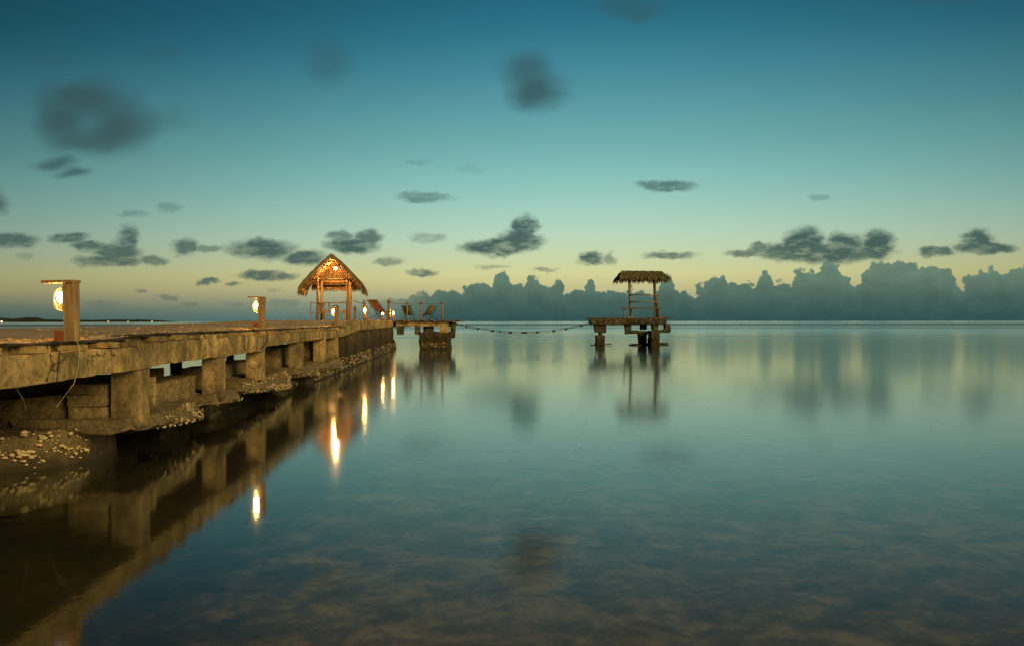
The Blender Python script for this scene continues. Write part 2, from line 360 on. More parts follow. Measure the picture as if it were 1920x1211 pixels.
# ------------------------------------------------------------------ water, seabed, island
def water_mat():
    m = bpy.data.materials.new('sea_water'); m.use_nodes = True; t = m.node_tree; t.nodes.clear()
    geo = N(t, 'ShaderNodeNewGeometry'); pos = geo.outputs['Position']
    sp = N(t, 'ShaderNodeSeparateXYZ'); t.links.new(pos, sp.inputs[0])
    ln = math_(t, 'LOGARITHM', math_(t, 'MAXIMUM', sp.outputs[1], 1.), 10.)   # log10 of distance out to sea
    # wind bands: long streaks across the open water beyond the reef
    cb = N(t, 'ShaderNodeCombineXYZ'); t.links.new(math_(t, 'DIVIDE', sp.outputs[0], math_(t, 'MULTIPLY_ADD', sp.outputs[1], 2.5, 60.)), cb.inputs[0]); t.links.new(math_(t, 'MULTIPLY', ln, 7.), cb.inputs[1])
    bands = noise_(t, cb.outputs[0], 1.7, 4, .6)
    far = maprange(t, sp.outputs[1], 42, 75)
    rcurve = ramp(t, math_(t, 'MULTIPLY', math_(t, 'SUBTRACT', ln, 1.4), .5), [
        (.0, (.098,)*3+(1,)), (.12, (.115,)*3+(1,)), (.19, (.13,)*3+(1,)), (.202, (.26,)*3+(1,)), (.214, (.13,)*3+(1,)), (.26, (.15,)*3+(1,)),
        (.33, (.24,)*3+(1,)), (.39, (.30,)*3+(1,)), (.45, (.17,)*3+(1,)), (.52, (.38,)*3+(1,)), (.60, (.42,)*3+(1,)), (.72, (.14,)*3+(1,)), (.85, (.12,)*3+(1,)), (1., (.16,)*3+(1,))])
    sr = N(t, 'ShaderNodeSeparateColor'); t.links.new(rcurve, sr.inputs[0])
    rgh = math_(t, 'ADD', sr.outputs[0], math_(t, 'MULTIPLY', math_(t, 'MULTIPLY_ADD', bands, .5, -.25), math_(t, 'MULTIPLY', far, .35)))
    rgh = math_(t, 'MULTIPLY', math_(t, 'MAXIMUM', rgh, .052), maprange(t, sp.outputs[1], 4, 13, .5, 1.))
    # ripples
    r1 = noise_(t, vmath(t, 'MULTIPLY', pos, (1., 1.6, 1)), 9, 3, .6)
    r2 = noise_(t, vmath(t, 'MULTIPLY', pos, (1., 1.4, 1)), 1.1, 2, .5)
    r3 = noise_(t, pos, 26, 2, .6)
    h = math_(t, 'ADD', math_(t, 'MULTIPLY', r3, .0005), math_(t, 'ADD', math_(t, 'MULTIPLY', r1, .0011), math_(t, 'MULTIPLY', r2, .0019)))
    near = maprange(t, sp.outputs[1], 45, 6)
    bp = N(t, 'ShaderNodeBump'); bp.inputs['Distance'].default_value = 1.; t.links.new(math_(t, 'MULTIPLY_ADD', near, .42, .13), bp.inputs['Strength']); t.links.new(h, bp.inputs['Height'])
    gl = N(t, 'ShaderNodeBsdfGlossy'); gl.distribution = 'GGX'; gl.inputs['Color'].default_value = (.93,1.,1.,1)
    t.links.new(rgh, gl.inputs['Roughness']); t.links.new(bp.outputs[0], gl.inputs['Normal'])
    tr = N(t, 'ShaderNodeBsdfTransparent'); tr.inputs[0].default_value = (.80,.86,.80,1)
    cosi = math_(t, 'ABSOLUTE', vmath(t, 'DOT_PRODUCT', geo.outputs['Incoming'], geo.outputs['Normal']))
    fres = math_(t, 'MULTIPLY_ADD', math_(t, 'POWER', math_(t, 'SUBTRACT', 1., cosi, clamp=True), 4.3), .965, .035)
    mx = N(t, 'ShaderNodeMixShader'); mk = N(t, 'ShaderNodeSeparateColor'); t.links.new(ramp(t, math_(t, 'MULTIPLY', math_(t, 'SUBTRACT', ln, 1.4), .5), [(0., (0,)*3+(1,)), (.19, (0,)*3+(1,)), (.203, (.32,)*3+(1,)),
        (.218, (.03,)*3+(1,)), (.34, (.06,)*3+(1,)), (.39, (.40,)*3+(1,)), (.44, (.20,)*3+(1,)), (.48, (.5,)*3+(1,)), (.58, (.55,)*3+(1,)), (.64, (.05,)*3+(1,)), (.8, (0,)*3+(1,)), (1., (.15,)*3+(1,))]), mk.inputs[0])
    bm = math_(t, 'MULTIPLY', mk.outputs[0], math_(t, 'MULTIPLY_ADD', bands, 1.2, .4))
    t.links.new(math_(t, 'MULTIPLY', fres, math_(t, 'SUBTRACT', 1., bm, clamp=True)), mx.inputs[0]); t.links.new(tr.outputs[0], mx.inputs[1]); t.links.new(gl.outputs[0], mx.inputs[2])
    o = N(t, 'ShaderNodeOutputMaterial'); t.links.new(mx.outputs[0], o.inputs[0]); return m
S = 30000
link('water', [(-S,-300,0), (S,-300,0), (S,S,0), (-S,S,0)], [(0,1,2,3)], water_mat(), kind='structure')
def seabed_mat():
    m, t, b = mat('seabed'); geo = N(t, 'ShaderNodeNewGeometry'); pos = geo.outputs['Position']
    n1 = noise_(t, vmath(t, 'MULTIPLY', pos, (1., 1.15, 1)), 2.6, 7, .66, .3)
    n2 = noise_(t, pos, .35, 3, .5)
    n3 = noise_(t, pos, 9, 4, .7)
    f = math_(t, 'ADD', math_(t, 'MULTIPLY', n1, .62), math_(t, 'ADD', math_(t, 'MULTIPLY', n2, .20), math_(t, 'MULTIPLY', n3, .28)))
    col = ramp(t, f, [(.40, (.09,.08,.058,1)), (.53, (.18,.138,.09,1)), (.63, (.34,.25,.155,1)), (.74, (.44,.325,.20,1))])
    sp = N(t, 'ShaderNodeSeparateXYZ'); t.links.new(pos, sp.inputs[0])
    col = mixc(t, maprange(t, sp.outputs[1], 6, 20), col, (.03,.085,.10,1))      # teal painted in with distance, for light lost in deeper water
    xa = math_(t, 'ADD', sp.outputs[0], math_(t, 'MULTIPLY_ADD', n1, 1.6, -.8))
    col = mixc(t, maprange(t, xa, -1.3, -2.5, 0, .85), col, (.035,.030,.018,1))      # dark shade beside the pier, painted into the seabed colour
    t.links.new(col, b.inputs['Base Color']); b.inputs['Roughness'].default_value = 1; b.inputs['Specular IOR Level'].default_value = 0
    return m
ys = [-300, -20, 0, 3, 8, 20, 60, 200, S]; zz = [-.35, -.35, -.35, -.38, -.5, -.9, -2, -5, -5]
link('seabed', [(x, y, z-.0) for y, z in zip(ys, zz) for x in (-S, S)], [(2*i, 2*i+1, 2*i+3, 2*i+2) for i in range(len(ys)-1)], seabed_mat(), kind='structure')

D = 3000.
mb = []; fc_ = []
prof = [(-300,590),(-120,591),(-40,595),(0,594.5),(20,596.3),(48,593.3),(62,594),(75,597.2),(100,598),(140,598.6),(180,598.8),(215,597.8),(240,598.6),(265,598),(285,599.2),(303,599.8),(308,601.9)]
nn = 420; tot = []
for i in range(nn+1):
    px = -300+(608*i/nn)
    for (a, ya), (b_, yb) in zip(prof, prof[1:]):
        if a <= px <= b_: y = ya+(yb-ya)*(px-a)/(b_-a); break
    hgt = PZ(y, D)-EYE
    hgt = max(.6, hgt+(noise.noise(Vector((px*.35, 0, 0)))*2.2+noise.noise(Vector((px*1.1, 3, 0)))*1.6)*min(1, hgt/6)) + 1.5
    tot.append((PX(px, D), hgt))
V_ = []; F_ = []
for x, h in tot:
    V_ += [(x, D-12, -1), (x, D-8, h*.45), (x+random.uniform(-1,1), D, h*.85), (x, D+20, h), (x, D+60, h*.7), (x, D+160, -1)]
for i in range(len(tot)-1):
    for k in range(5): F_.append((6*i+k, 6*(i+1)+k, 6*(i+1)+k+1, 6*i+k+1))
link('island', V_, F_, M['island'], kind='structure')
for px, py, r, lab in [(3,603.2,3.6,'brightest orange shore light at the left end of the island'), (203,602.0,1.7,'small white light left of the three on the island shore'),
                  (240,602.6,1.5,'dim middle light of the three on the island shore'), (285,602.2,1.9,'small light near the right tip of the island')]:
    q = at(px, 601.0, D-30); tag(MB().sphere((q.x, q.y, 3.0), r).build('shore_light', M['shore_light']), lab, 'light', 'lights along the island shore')

# ------------------------------------------------------------------ sandy top of the jetty
def xback(y):
    P_ = [(-8,-9.),(12,-9.4),(19,-11.6),(28,-13.2),(38,-15.4),(46,-17)]
    for (a, xa), (b, xb_) in zip(P_, P_[1:]):
        if y <= b: return xa+(xb_-xa)*(y-a)/(b-a)
    return -17
def ss(a, b, x):
    t = max(0, min(1, (x-a)/(b-a))); return t*t*(3-2*t)
def zs(x, y):
    z = 1.335 + .045*ss(6.5, 12, y) + .155*ss(20.5, 25.5, y)*ss(-14, -9.5, x) + .04*ss(24, 40, y)
    z += .022*noise.noise(Vector((x*.6, y*.5, 0))) + .012*noise.noise(Vector((x*2.1, y*1.7, 2)))
    return z
V_ = []; F_ = []; ny, nx = 150, 40
for j in range(ny+1):
    y = -4+46*j/ny
    x1 = xB(y)-.26 + .05*noise.noise(Vector((0, y*2.5, 0))) if y < 22 else xB(y)-.08; x0 = xback(y)+.25*noise.noise(Vector((5, y*.8, 0)))
    for i in range(nx+1):
        x = x1+(x0-x1)*(i/nx)**1.4; z = zs(x, y)
        if i == 0: z -= .012
        if i == nx: z -= .12
        V_.append((x, y, z))
nt = len(V_)
for j in range(ny+1):
    y = -4+46*j/ny; V_ += [(V_[j*(nx+1)][0], y, 1.17), (V_[j*(nx+1)+nx][0], y, 1.2)]
for j in range(ny):
    for i in range(nx):
        a = j*(nx+1)+i; F_.append((a, a+nx+1, a+nx+2, a+1))
    a = nt+2*j; F_.append((a, a+1, a+3, a+2)); F_.append((j*(nx+1), a, a+2, (j+1)*(nx+1))); F_.append((j*(nx+1)+nx, (j+1)*(nx+1)+nx, a+3, a+1))
link('sandy_ground', V_, F_, M['sand'], kind='structure')

# rubble and grit scattered on the sand
mb = MB()
for i in range(620):
    y = 3.5+30*random.random()**1.5; 
    x = xB(y)-.24-abs(random.gauss(0, .22)) if random.random() < .6 else random.uniform(xback(y)+.3, xB(y)-.4)
    s = random.uniform(.007, .024)*(1+y*.015); z = zs(x, y)
    mb.sphere((x, y, z+s*.2), s, 6, (random.uniform(.8,1.7), random.uniform(.8,1.5), random.uniform(.5,.9)))
mb.build('rubble', M['sand'], kind='stuff')

# ------------------------------------------------------------------ the pier
pier = thing('pier', 'long weathered concrete pier on square columns running out along the left', 'pier', (xB(8), 8, 0))
cols = [-.8, 2.1, 4.75, 7.42, 10.0, 12.1, 15.15, 17.75, 19.7, 21.9, 23.9, 26.3, 28.8, 31.4, 34.2, 36.6]
edges = [-3.5]+[c+.1 for c in cols if c < 20.5]+[20.6]
for i, (a, b) in enumerate(zip(edges, edges[1:])):
    k = i*.004*(1 if i % 2 else -1); bt = 1.237 if b < 8 else 1.268
    rbox('beam', -.30, 0+k, a+.004, b-.004, .99+(.06 if a > 11 else 0)+random.uniform(-.01,.01), bt, M['beam'], pier, amp=.010, res=.07, shear=True)
# ramp and raised end of the side beam
rise = lambda q, u, v, w: Vector((q.x, q.y, q.z+(.27 if w > .5 else .12)*v))
rbox('beam', -.30, .003, 20.6, 23.6, 1.05, 1.268, M['beam'], pier, amp=.014, res=.09, shear=True, fn=lambda q, u, v, w: Vector((q.x, q.y, q.z+(.12+.15*w)*v)))
for a, b in ((23.6,26.3),(26.3,28.9),(28.9,31.5),(31.5,34.2),(34.2,38.2)):
    rbox('beam', -.30, random.uniform(-.006,.01), a+.004, b-.004, 1.2, 1.545, M['beam'], pier, amp=.018, res=.1, shear=True)
footfn = {}
for i, c in enumerate(cols):
    top = .99 if c < 11 else (1.06 if c < 20 else 1.2)
    bot = .44 if c < 12 else (.56 if c < 20 else .3)
    if c > 37.5: continue
    far = c > 21
    w = .29 if c < 7 or c > 8 else .31
    dep = .2+.06*(c > 7 and c < 8)
    rbox('column', -w, -.006+random.uniform(-.004,.004)-(.02 if far else 0), c, c+dep+(.06 if c > 14 else 0)+(random.uniform(-.05,.25) if far else 0), bot-.1, top, M['end' if far else 'concrete'], pier, amp=.007, res=.05, shear=True)
    # corbel patch beside the beam (the column reads through the beam face)
    if not far: rbox('column_head', -.02, .018, c-.01, c+dep+.01, top-.01, 1.262 if c < 20.5 else 1.5, M['concrete'], pier, amp=.006, res=.05, shear=True)
def footing(c, x0, x1, y0, y1, ztop, under, seed, shells=0, zlo=.12, zhi=.95, ymin=0.):
    def f(u, v, w):
        y = y0+(y1-y0)*v; x = x0+(x1-x0)*u
        bulge = .08*math.sin(v*math.pi)
        prof = min(1, .35+w*1.6) if under else 1-.12*w
        z = -.4+(ztop+.4+.05*noise.noise(Vector((y*2, c, 0))))*w
        zb = .30-.075*(y-y0); k = ss(zb-.07, zb+.03, z)
        x = x0+(x+bulge-x0)*(1-.0)-(under*1.5*(1-k) if u > .4 else 0) ; yy = y0+.5*(y1-y0)+(y-(y0+.5*(y1-y0)))*(1-.25*under*(1-k))
        if w > .85 and u > .5: x -= .05
        return Vector((x+xB(y), yy, z))
    v, fcs = rough_mesh(f, 8, max(6, int((y1-y0)/.09)), 12, amp=.035, freq=4.5, seed=seed)
    o = link('footing', v, fcs, M['footing'], pier)
    if shells:
        mbs = MB()
        for _ in range(shells):
            vv = ymin+random.random()*(1-ymin); ww = random.uniform(zlo, zhi)
            if noise.noise(Vector((vv*6, ww*5, c))) < -.12: continue
            z0 = (0+ztop*ww)
            q = f(1, vv, (z0+.4)/(ztop+.4)); q.x += random.uniform(0, .035)
            shell(mbs, q, .006+.016*random.random()**1.7)
        link('oysters', mbs.v, mbs.f, M['shell'], o, kind='stuff')
    return o
def shell(mbs, q, r):
    rot = Matrix.Rotation(random.uniform(0, 6.28), 3, 'X') @ Matrix.Rotation(random.uniform(-.9, .9), 3, 'Z') @ Matrix.Rotation(random.uniform(-.8, .8), 3, 'Y')
    n = 7; ring = [q + rot @ Vector((random.uniform(0,.3)*r, math.cos(6.283*k/n)*r*random.uniform(.7,1.2), math.sin(6.283*k/n)*r*random.uniform(.5,.9))) for k in range(n)]
    ap = q + rot @ Vector((r*.7, 0, 0)); mbs.add(ring+[ap], [(k, (k+1) % n, n) for k in range(n)])
footing(1, -1.3, -.06, 1.9, 4.3, .45, .6, 1)
footing(2, -1.3, -.05, 7.25, 9.35, .45, .70, 2, 420, .35, .98, .30)
footing(3, -1.3, -.04, 9.75, 11.0, .45, .62, 3, 60, .1, .8, .3)
footing(4, -1.3, -.10, 11.4, 14.6, .50, .45, 4, 1200, .12, .98, .0)
footing(5, -1.3, -.05, 14.9, 17.2, .50, .3, 5, 250, .0, .8)
footing(6, -1.2, .0, 17.4, 20.4, .45, .1, 6, 160)
# round drum and stacked courses at the near end
def drum(u, v, w):
    a = 2*math.pi*u
    return 0
def round_block(name, cx, cy, r0, r1, z0, z1, m, parent, amp, n=72, nz=10):
    V_ = []; F_ = []
    for j in range(nz+1):
        t = j/nz; r = r0+(r1-r0)*t; z = z0+(z1-z0)*t
        if j == nz: r -= .05
        for k in range(n):
            a = 6.2832*k/n; q = Vector((cx+r*math.cos(a), cy+r*math.sin(a), z))
            V_.append(q+noise.noise_vector(q*3)*amp+noise.noise_vector(q*11)*amp*.5)
    for j in range(nz):
        for k in range(n): F_.append((j*n+k, j*n+(k+1) % n, (j+1)*n+(k+1) % n, (j+1)*n+k))
    V_.append((cx, cy, z1+.02)); c = len(V_)-1
    for k in range(n): F_.append((nz*n+k, nz*n+(k+1) % n, c))
    return link(name, V_, F_, m, parent)
dr = round_block('round_footing', -5.5, 7.6, .96, .90, -.4, .36, M['footing'], pier, .035)
mbs = MB()
for _ in range(620):
    a = random.uniform(-2.75, -.2); z = random.betavariate(2.2, 2.2)*.42
    if noise.noise(Vector((a*4, z*9, 3))) < -.08: continue
    q = Vector((-5.5+.945*math.cos(a), 7.6+.945*math.sin(a), z)); r = .007+.022*random.random()**2
    n = 7; nrm = Vector((math.cos(a), math.sin(a), random.uniform(-.3,.5))); t1 = nrm.cross(Vector((0,0,1))).normalized(); t2 = nrm.cross(t1).normalized()
    ph = random.uniform(0, 6); ring = []
    for k in range(n):
        b = 6.283*k/n+ph; rr = r*random.uniform(.65, 1.15)
        ring.append(q + t1*math.cos(b)*rr*1.1+t2*math.sin(b)*rr*.75+nrm*random.uniform(0, r*.4))
    mbs.add(ring+[q+nrm*r*.8+t2*r*.2], [(k, (k+1) % n, n) for k in range(n)])
link('oysters', mbs.v, mbs.f, M['shell'], dr, kind='stuff')
z = .27
for h in (.16, .15, .13, .12):
    rbox('wall_course', -4.83+random.uniform(-.012,.012), -4.43, 7.42+random.uniform(-.012,.012), 8.5, z, z+h-.008, M['concrete'] if h < .16 else M['wall'], pier, amp=.01, res=.06); z += h
rbox('wall_block', -5.95, -4.86, 7.50, 8.7, .2, .62, M['wall'], pier, amp=.03, res=.07, fn=lambda q, u, v, w: Vector((q.x, q.y-.18*math.sin(u*3.14)+.1*w, q.z+.07*u*w)))
rbox('wall_block', -7.2, -5.0, 8.2, 9.0, .5, .80, M['wall'], pier, amp=.03, res=.1)
# inner walls seen under the deck
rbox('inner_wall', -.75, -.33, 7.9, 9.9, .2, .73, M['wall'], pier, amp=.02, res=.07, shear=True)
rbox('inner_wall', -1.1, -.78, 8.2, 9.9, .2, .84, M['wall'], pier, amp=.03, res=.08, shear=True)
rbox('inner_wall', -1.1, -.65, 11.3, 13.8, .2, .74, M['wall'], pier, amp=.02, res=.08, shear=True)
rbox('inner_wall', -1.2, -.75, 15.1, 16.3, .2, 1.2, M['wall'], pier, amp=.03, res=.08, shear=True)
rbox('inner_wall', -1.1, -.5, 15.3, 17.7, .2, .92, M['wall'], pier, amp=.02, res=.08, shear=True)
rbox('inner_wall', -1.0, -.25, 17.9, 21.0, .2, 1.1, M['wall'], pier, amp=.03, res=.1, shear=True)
rbox('end_wall', -1.0, -.16, 21.4, 29.8, -.3, 1.22, M['end'], pier, amp=.04, res=.16, shear=True)
rbox('end_wall', -1.0, -.12, 29.9, 38.2, -.3, 1.22, M['end'], pier, amp=.04, res=.16, shear=True)
# rear row of columns
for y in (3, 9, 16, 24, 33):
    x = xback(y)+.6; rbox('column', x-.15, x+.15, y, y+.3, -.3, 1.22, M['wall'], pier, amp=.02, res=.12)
# joists on the front beam
def jz(y): return 1.237 if y < 7.55 else 1.268
y = -3.2; specials = [5.12, 5.74, 6.36, 6.94, 7.5, 8.1, 8.72]
ys_ = []
while y < 5: ys_.append(y); y += .61
ys_ = [v for v in ys_ if v < 4.9]+specials
y = 9.3
while y < 20.6: ys_.append(y); y += .58+random.uniform(-.08,.08)
for y in ys_:
    w = random.uniform(.13, .23); tilt = random.uniform(-.01, .012)
    rbox('joist', -.9, -.01+random.uniform(-.05,.012), y-w/2, y+w/2, jz(y)+.002, jz(y)+.058+tilt, M['beam'], pier, amp=.009, res=.06, shear=True)
# dark rotten edge boards over the joists
y = -3.4
while y < 20.7:
    L = random.uniform(.9, 1.7); dx = random.uniform(-.05, .0); tl = random.uniform(-.008, .01)
    rbox('edge_board', -.36+dx, -.13+dx, y, y+L-.02, jz(y)+.062+max(0,tl), jz(y)+.083+max(0,tl), M['board_dark'], pier, amp=.014, res=.09, shear=True, freq=5)
    rbox('edge_board', -.62, -.30+dx, y+.1, y+L+.05, jz(y)+.056, jz(y)+.076, M['board_dark'], pier, amp=.01, res=.12, shear=True, freq=5)
    y += L
# reef rock banked against the far footings
org()
def rockrow(name, y0, y1, back, front, h, seed, label):
    def f(u, v, w):
        y = y0+(y1-y0)*v; z = -.4+(h+.4)*w
        fr = front(y); x = back+(fr-back)*u*(1-.35*w*w)
        return Vector((x+xB(y), y, z+(.12*noise.noise(Vector((y*1.2, u*2, seed))) if w > .6 else 0)))
    v, fcs = rough_mesh(f, 10, int((y1-y0)/.14), 10, amp=.08, freq=2.6, seed=seed)
    return tag(link(name, v, fcs, M['reef']), label, 'rock')
rr = rockrow('reef_rock', 16.6, 27.5, -1.3, lambda y: -.12+.012*(y-16), .62, 3, 'dark oyster crusted rock ledge banked under the middle of the pier')
rr2 = rockrow('reef_rock', 27.6, 38.6, -1.3, lambda y: .05+.01*math.sin(y*2), .98, 5, 'black rock ledge at the foot of the pier end wall')
for par, a0, a1, nsh in ((rr, 16.8, 27.2, 420), (rr2, 28, 38.3, 200)):
    mbs = MB()
    for _ in range(nsh):
        y = random.uniform(a0, a1); zz_ = random.uniform(.05, .42); shell(mbs, Vector((xB(y)+(-.12+.012*(y-16) if y < 27.5 else .05)-.10*zz_+.04, y, zz_)), random.uniform(.012, .028))
    link('oysters', mbs.v, mbs.f, M['shell'], par, kind='stuff')

# ------------------------------------------------------------------ far platform that turns right
fp = thing('pier_platform', 'square concrete platform turning right at the seaward end of the pier', 'platform', (-4.8, 38.5, 0))
G = 'grey_concrete'
d = 37.0
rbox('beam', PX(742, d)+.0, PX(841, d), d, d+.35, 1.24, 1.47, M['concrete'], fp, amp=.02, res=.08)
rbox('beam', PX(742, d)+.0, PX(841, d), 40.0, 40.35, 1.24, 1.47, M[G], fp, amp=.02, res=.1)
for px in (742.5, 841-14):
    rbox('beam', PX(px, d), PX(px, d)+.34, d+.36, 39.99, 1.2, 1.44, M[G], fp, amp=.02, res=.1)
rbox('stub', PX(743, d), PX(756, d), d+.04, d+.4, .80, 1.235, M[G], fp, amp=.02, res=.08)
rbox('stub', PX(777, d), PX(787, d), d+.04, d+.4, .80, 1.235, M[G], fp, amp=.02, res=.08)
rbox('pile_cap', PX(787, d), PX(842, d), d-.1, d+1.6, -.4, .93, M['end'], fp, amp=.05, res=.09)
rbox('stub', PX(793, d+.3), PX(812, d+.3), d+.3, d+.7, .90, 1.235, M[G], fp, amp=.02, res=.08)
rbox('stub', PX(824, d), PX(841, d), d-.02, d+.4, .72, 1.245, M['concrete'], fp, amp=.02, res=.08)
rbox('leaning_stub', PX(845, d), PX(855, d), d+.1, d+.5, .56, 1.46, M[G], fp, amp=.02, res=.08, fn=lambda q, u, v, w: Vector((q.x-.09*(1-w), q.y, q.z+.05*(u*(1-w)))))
mbs = MB()
for _ in range(90):
    x = random.uniform(PX(789, d), PX(838, d)); shell(mbs, Vector((x, d-.13, random.uniform(.1, .38))), random.uniform(.02, .04))
link('oysters', mbs.v, mbs.f, M['shell'], fp, kind='stuff')
x = PX(742, 37)-.6
while x < PX(856, 37):
    w = .24; e = random.uniform(-.06, .06)
    rbox('deck_board', x, x+w-.015, 36.88+e, 40.5+e, 1.475, 1.535+random.uniform(-.008,.008), M['wood_deck'], fp, amp=.008, res=.4); x += w
rbox('edge_plank', PX(745, 37), PX(862, 37), 36.83, 37.05, 1.545, 1.575, M['wood_deck'], fp, amp=.012, res=.2)
for px in (757, 773, 806, 831):
    rbox('mortar_patch', PX(px-3, 36.98), PX(px+3, 36.98), 36.96, 37.0, 1.44, 1.475, M['shell'], fp, amp=.006, res=.06)

# ------------------------------------------------------------------ lone platform on the right
rp = thing('ruined_platform', 'isolated crumbling concrete platform on short piles in open water', 'platform', (7.6, 43.5, 0))
d = 43.
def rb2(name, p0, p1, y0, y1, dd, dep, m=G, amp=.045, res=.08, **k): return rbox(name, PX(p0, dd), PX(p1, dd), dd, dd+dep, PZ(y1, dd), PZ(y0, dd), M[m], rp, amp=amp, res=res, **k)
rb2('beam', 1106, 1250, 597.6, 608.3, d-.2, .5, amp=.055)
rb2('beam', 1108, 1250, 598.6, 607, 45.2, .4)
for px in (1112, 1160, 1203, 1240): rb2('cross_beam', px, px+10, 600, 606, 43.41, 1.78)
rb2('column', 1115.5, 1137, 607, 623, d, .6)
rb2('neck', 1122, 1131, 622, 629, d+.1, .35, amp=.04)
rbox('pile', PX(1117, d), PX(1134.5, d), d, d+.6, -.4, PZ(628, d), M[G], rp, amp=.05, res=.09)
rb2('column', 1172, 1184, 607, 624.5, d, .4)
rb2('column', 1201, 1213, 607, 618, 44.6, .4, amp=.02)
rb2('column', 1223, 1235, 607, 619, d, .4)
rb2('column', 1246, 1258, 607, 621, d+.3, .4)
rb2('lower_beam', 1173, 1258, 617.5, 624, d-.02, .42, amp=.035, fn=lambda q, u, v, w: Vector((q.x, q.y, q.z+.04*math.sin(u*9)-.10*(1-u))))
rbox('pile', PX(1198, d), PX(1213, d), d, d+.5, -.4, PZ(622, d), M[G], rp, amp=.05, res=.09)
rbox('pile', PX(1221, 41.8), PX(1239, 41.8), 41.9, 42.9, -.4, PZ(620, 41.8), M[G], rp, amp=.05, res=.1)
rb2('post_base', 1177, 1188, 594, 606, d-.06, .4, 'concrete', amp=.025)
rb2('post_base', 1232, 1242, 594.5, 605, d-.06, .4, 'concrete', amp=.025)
x = PX(1106, d)+.02
while x < PX(1252, d):
    rbox('deck_board', x, x+.27, 42.86+random.uniform(-.05,.05), 45.8, 1.652, 1.70+random.uniform(-.01,.015), M['wood_deck'], rp, amp=.012, res=.35); x += .285
rbox('edge_plank', PX(1215, d), PX(1272, d), 42.95, 43.2, 1.695, 1.735, M['wood_deck'], rp, amp=.015, res=.2)
org()
def boulder(c, r, sc, label, m='reef'):
    mb = MB().sphere((0,0,0), r, 20, sc); vs = [Vector(v)+noise.noise_vector(Vector(v)*4+Vector(c))*r*.25+Vector(c) for v in mb.v]
    return tag(link('rock', vs, mb.f, M[m], None, True), label, 'rock')
boulder((PX(1192, 42.6), 42.6, 0), .3, (1.5, 1, .45), 'low dark rock awash left of the middle pile')
boulder((PX(1243, 43), 43.6, .02), .35, (1.5, 1, .35), 'flat dark rock awash right of the thick pile')
boulder((PX(1217, 43), 43.2, .02), .3, (1.2, 1, .5), 'dark rock awash between the two right piles')
tag(MB().tube([(PX(1107, 42.9), 42.9, .03), (PX(1128, 42.8), 42.8, .05), (PX(1147, 42.9), 42.9, .07)], .03, 8).build('driftwood', M['board_dark']), 'thin dark pole lying at the foot of the left pile', 'driftwood')

# ------------------------------------------------------------------ shelter with palm roof on the lone platform
sh = thing('palm_shelter', 'open shelter with shaggy palm leaf roof on the lone platform', 'shelter', (PX(1205, d), 43.6, 1.68))
def pole(px0, py0, px1, py1, r, dd, name='post', m='wood_grey', dd1=None, par=None):
    a = at(px0, py0, dd); b = at(px1, py1, dd1 or dd); mid = (a+b)/2+Vector((random.uniform(-.02,.02), 0, 0))
    return MB().tube([a, mid, b], [r, r*.93, r*.85], 8).build(name, M[m], par, True)
dd = 43.2
pole(1183.5, 598, 1179.5, 520, .082, dd, par=sh); pole(1232.5, 598, 1227, 520, .082, dd, par=sh)
pole(1183, 598, 1180, 520, .05, 44.6, par=sh); pole(1228, 598, 1225, 520, .05, 44.6, par=sh)
pole(1234, 596, 1236.5, 552, .035, 43.05, 'brace', par=sh)
pole(1181, 553, 1236, 553.5, .036, 43.08, 'rail', par=sh); pole(1181.5, 566, 1233, 566.5, .036, 43.08, 'rail', par=sh)
rbox('bench_seat', PX(1164, 43), PX(1237, 43), 42.75, 43.1, PZ(579.6, 43), PZ(577.2, 43), M['wood_deck'], sh, amp=.008, res=.2)
pole(1170, 598, 1170, 579, .045, 42.95, 'bench_leg', par=sh); pole(1236, 598, 1236, 579, .04, 42.95, 'bench_leg', par=sh)
pole(1160, 519, 1246, 519, .04, 43.2, 'roof_pole', par=sh); pole(1160, 519, 1246, 519, .04, 44.6, 'roof_pole', par=sh); pole(1166, 511, 1240, 512, .04, 43.9, 'ridge_pole', par=sh)
def strip(mb, p0, dirv, L, w, nrm, droop=.0, seg=3):
    side = dirv.cross(nrm).normalized(); q = Vector(p0); dv = dirv.copy(); vs = []
    for i in range(seg+1):
        t = i/seg; ww = w*(1-.85*t**1.5)
        vs += [q-side*ww/2, q+side*ww/2]
        dv = (dv+Vector((0, 0, -droop/seg))).normalized(); q = q+dv*L/seg
    mb.add(vs, [(2*i, 2*i+1, 2*i+3, 2*i+2) for i in range(seg)])
xl, xr_ = PX(1157, 43.9), PX(1249, 43.9); rl, rr_ = PX(1165, 43.9), PX(1241, 43.9); zr = PZ(510, 43.9); ze = PZ(524, 43.4)
mb = MB()
mb.add([(rl, 43.9, zr-.03), (rr_, 43.9, zr-.06), (xr_, 42.75, ze), (xl, 42.75, ze), (xl, 45.05, ze), (xr_, 45.05, ze)], [(0,1,2,3), (0,4,5,1), (0,3,4), (1,5,2)])
roof = mb.build('roof', M['palm'], sh)
mb = MB()
for side, yy in ((-1, 42.75), (1, 45.05)):
    for row in range(7):
        t = row/6
        for k in range(75):
            s = random.random()
            top_ = Vector((rl+(rr_-rl)*s, 43.9, zr-.04*s)); ev = Vector((xl+(xr_-xl)*s, yy, ze))
            t_ = min(1, t+random.uniform(-.08, .05)); q = top_.lerp(ev, max(0, t_*.96))+Vector((0, 0, .04+random.uniform(0,.05)))
            dv = (ev-top_).normalized()+Vector((random.uniform(-.5,.5), 0, random.uniform(-.25,.1)))
            strip(mb, q, dv.normalized(), random.uniform(.24,.5), random.uniform(.05,.10), Vector((random.uniform(-.5,.5), side, 1)).normalized(), random.uniform(.4,1.3))
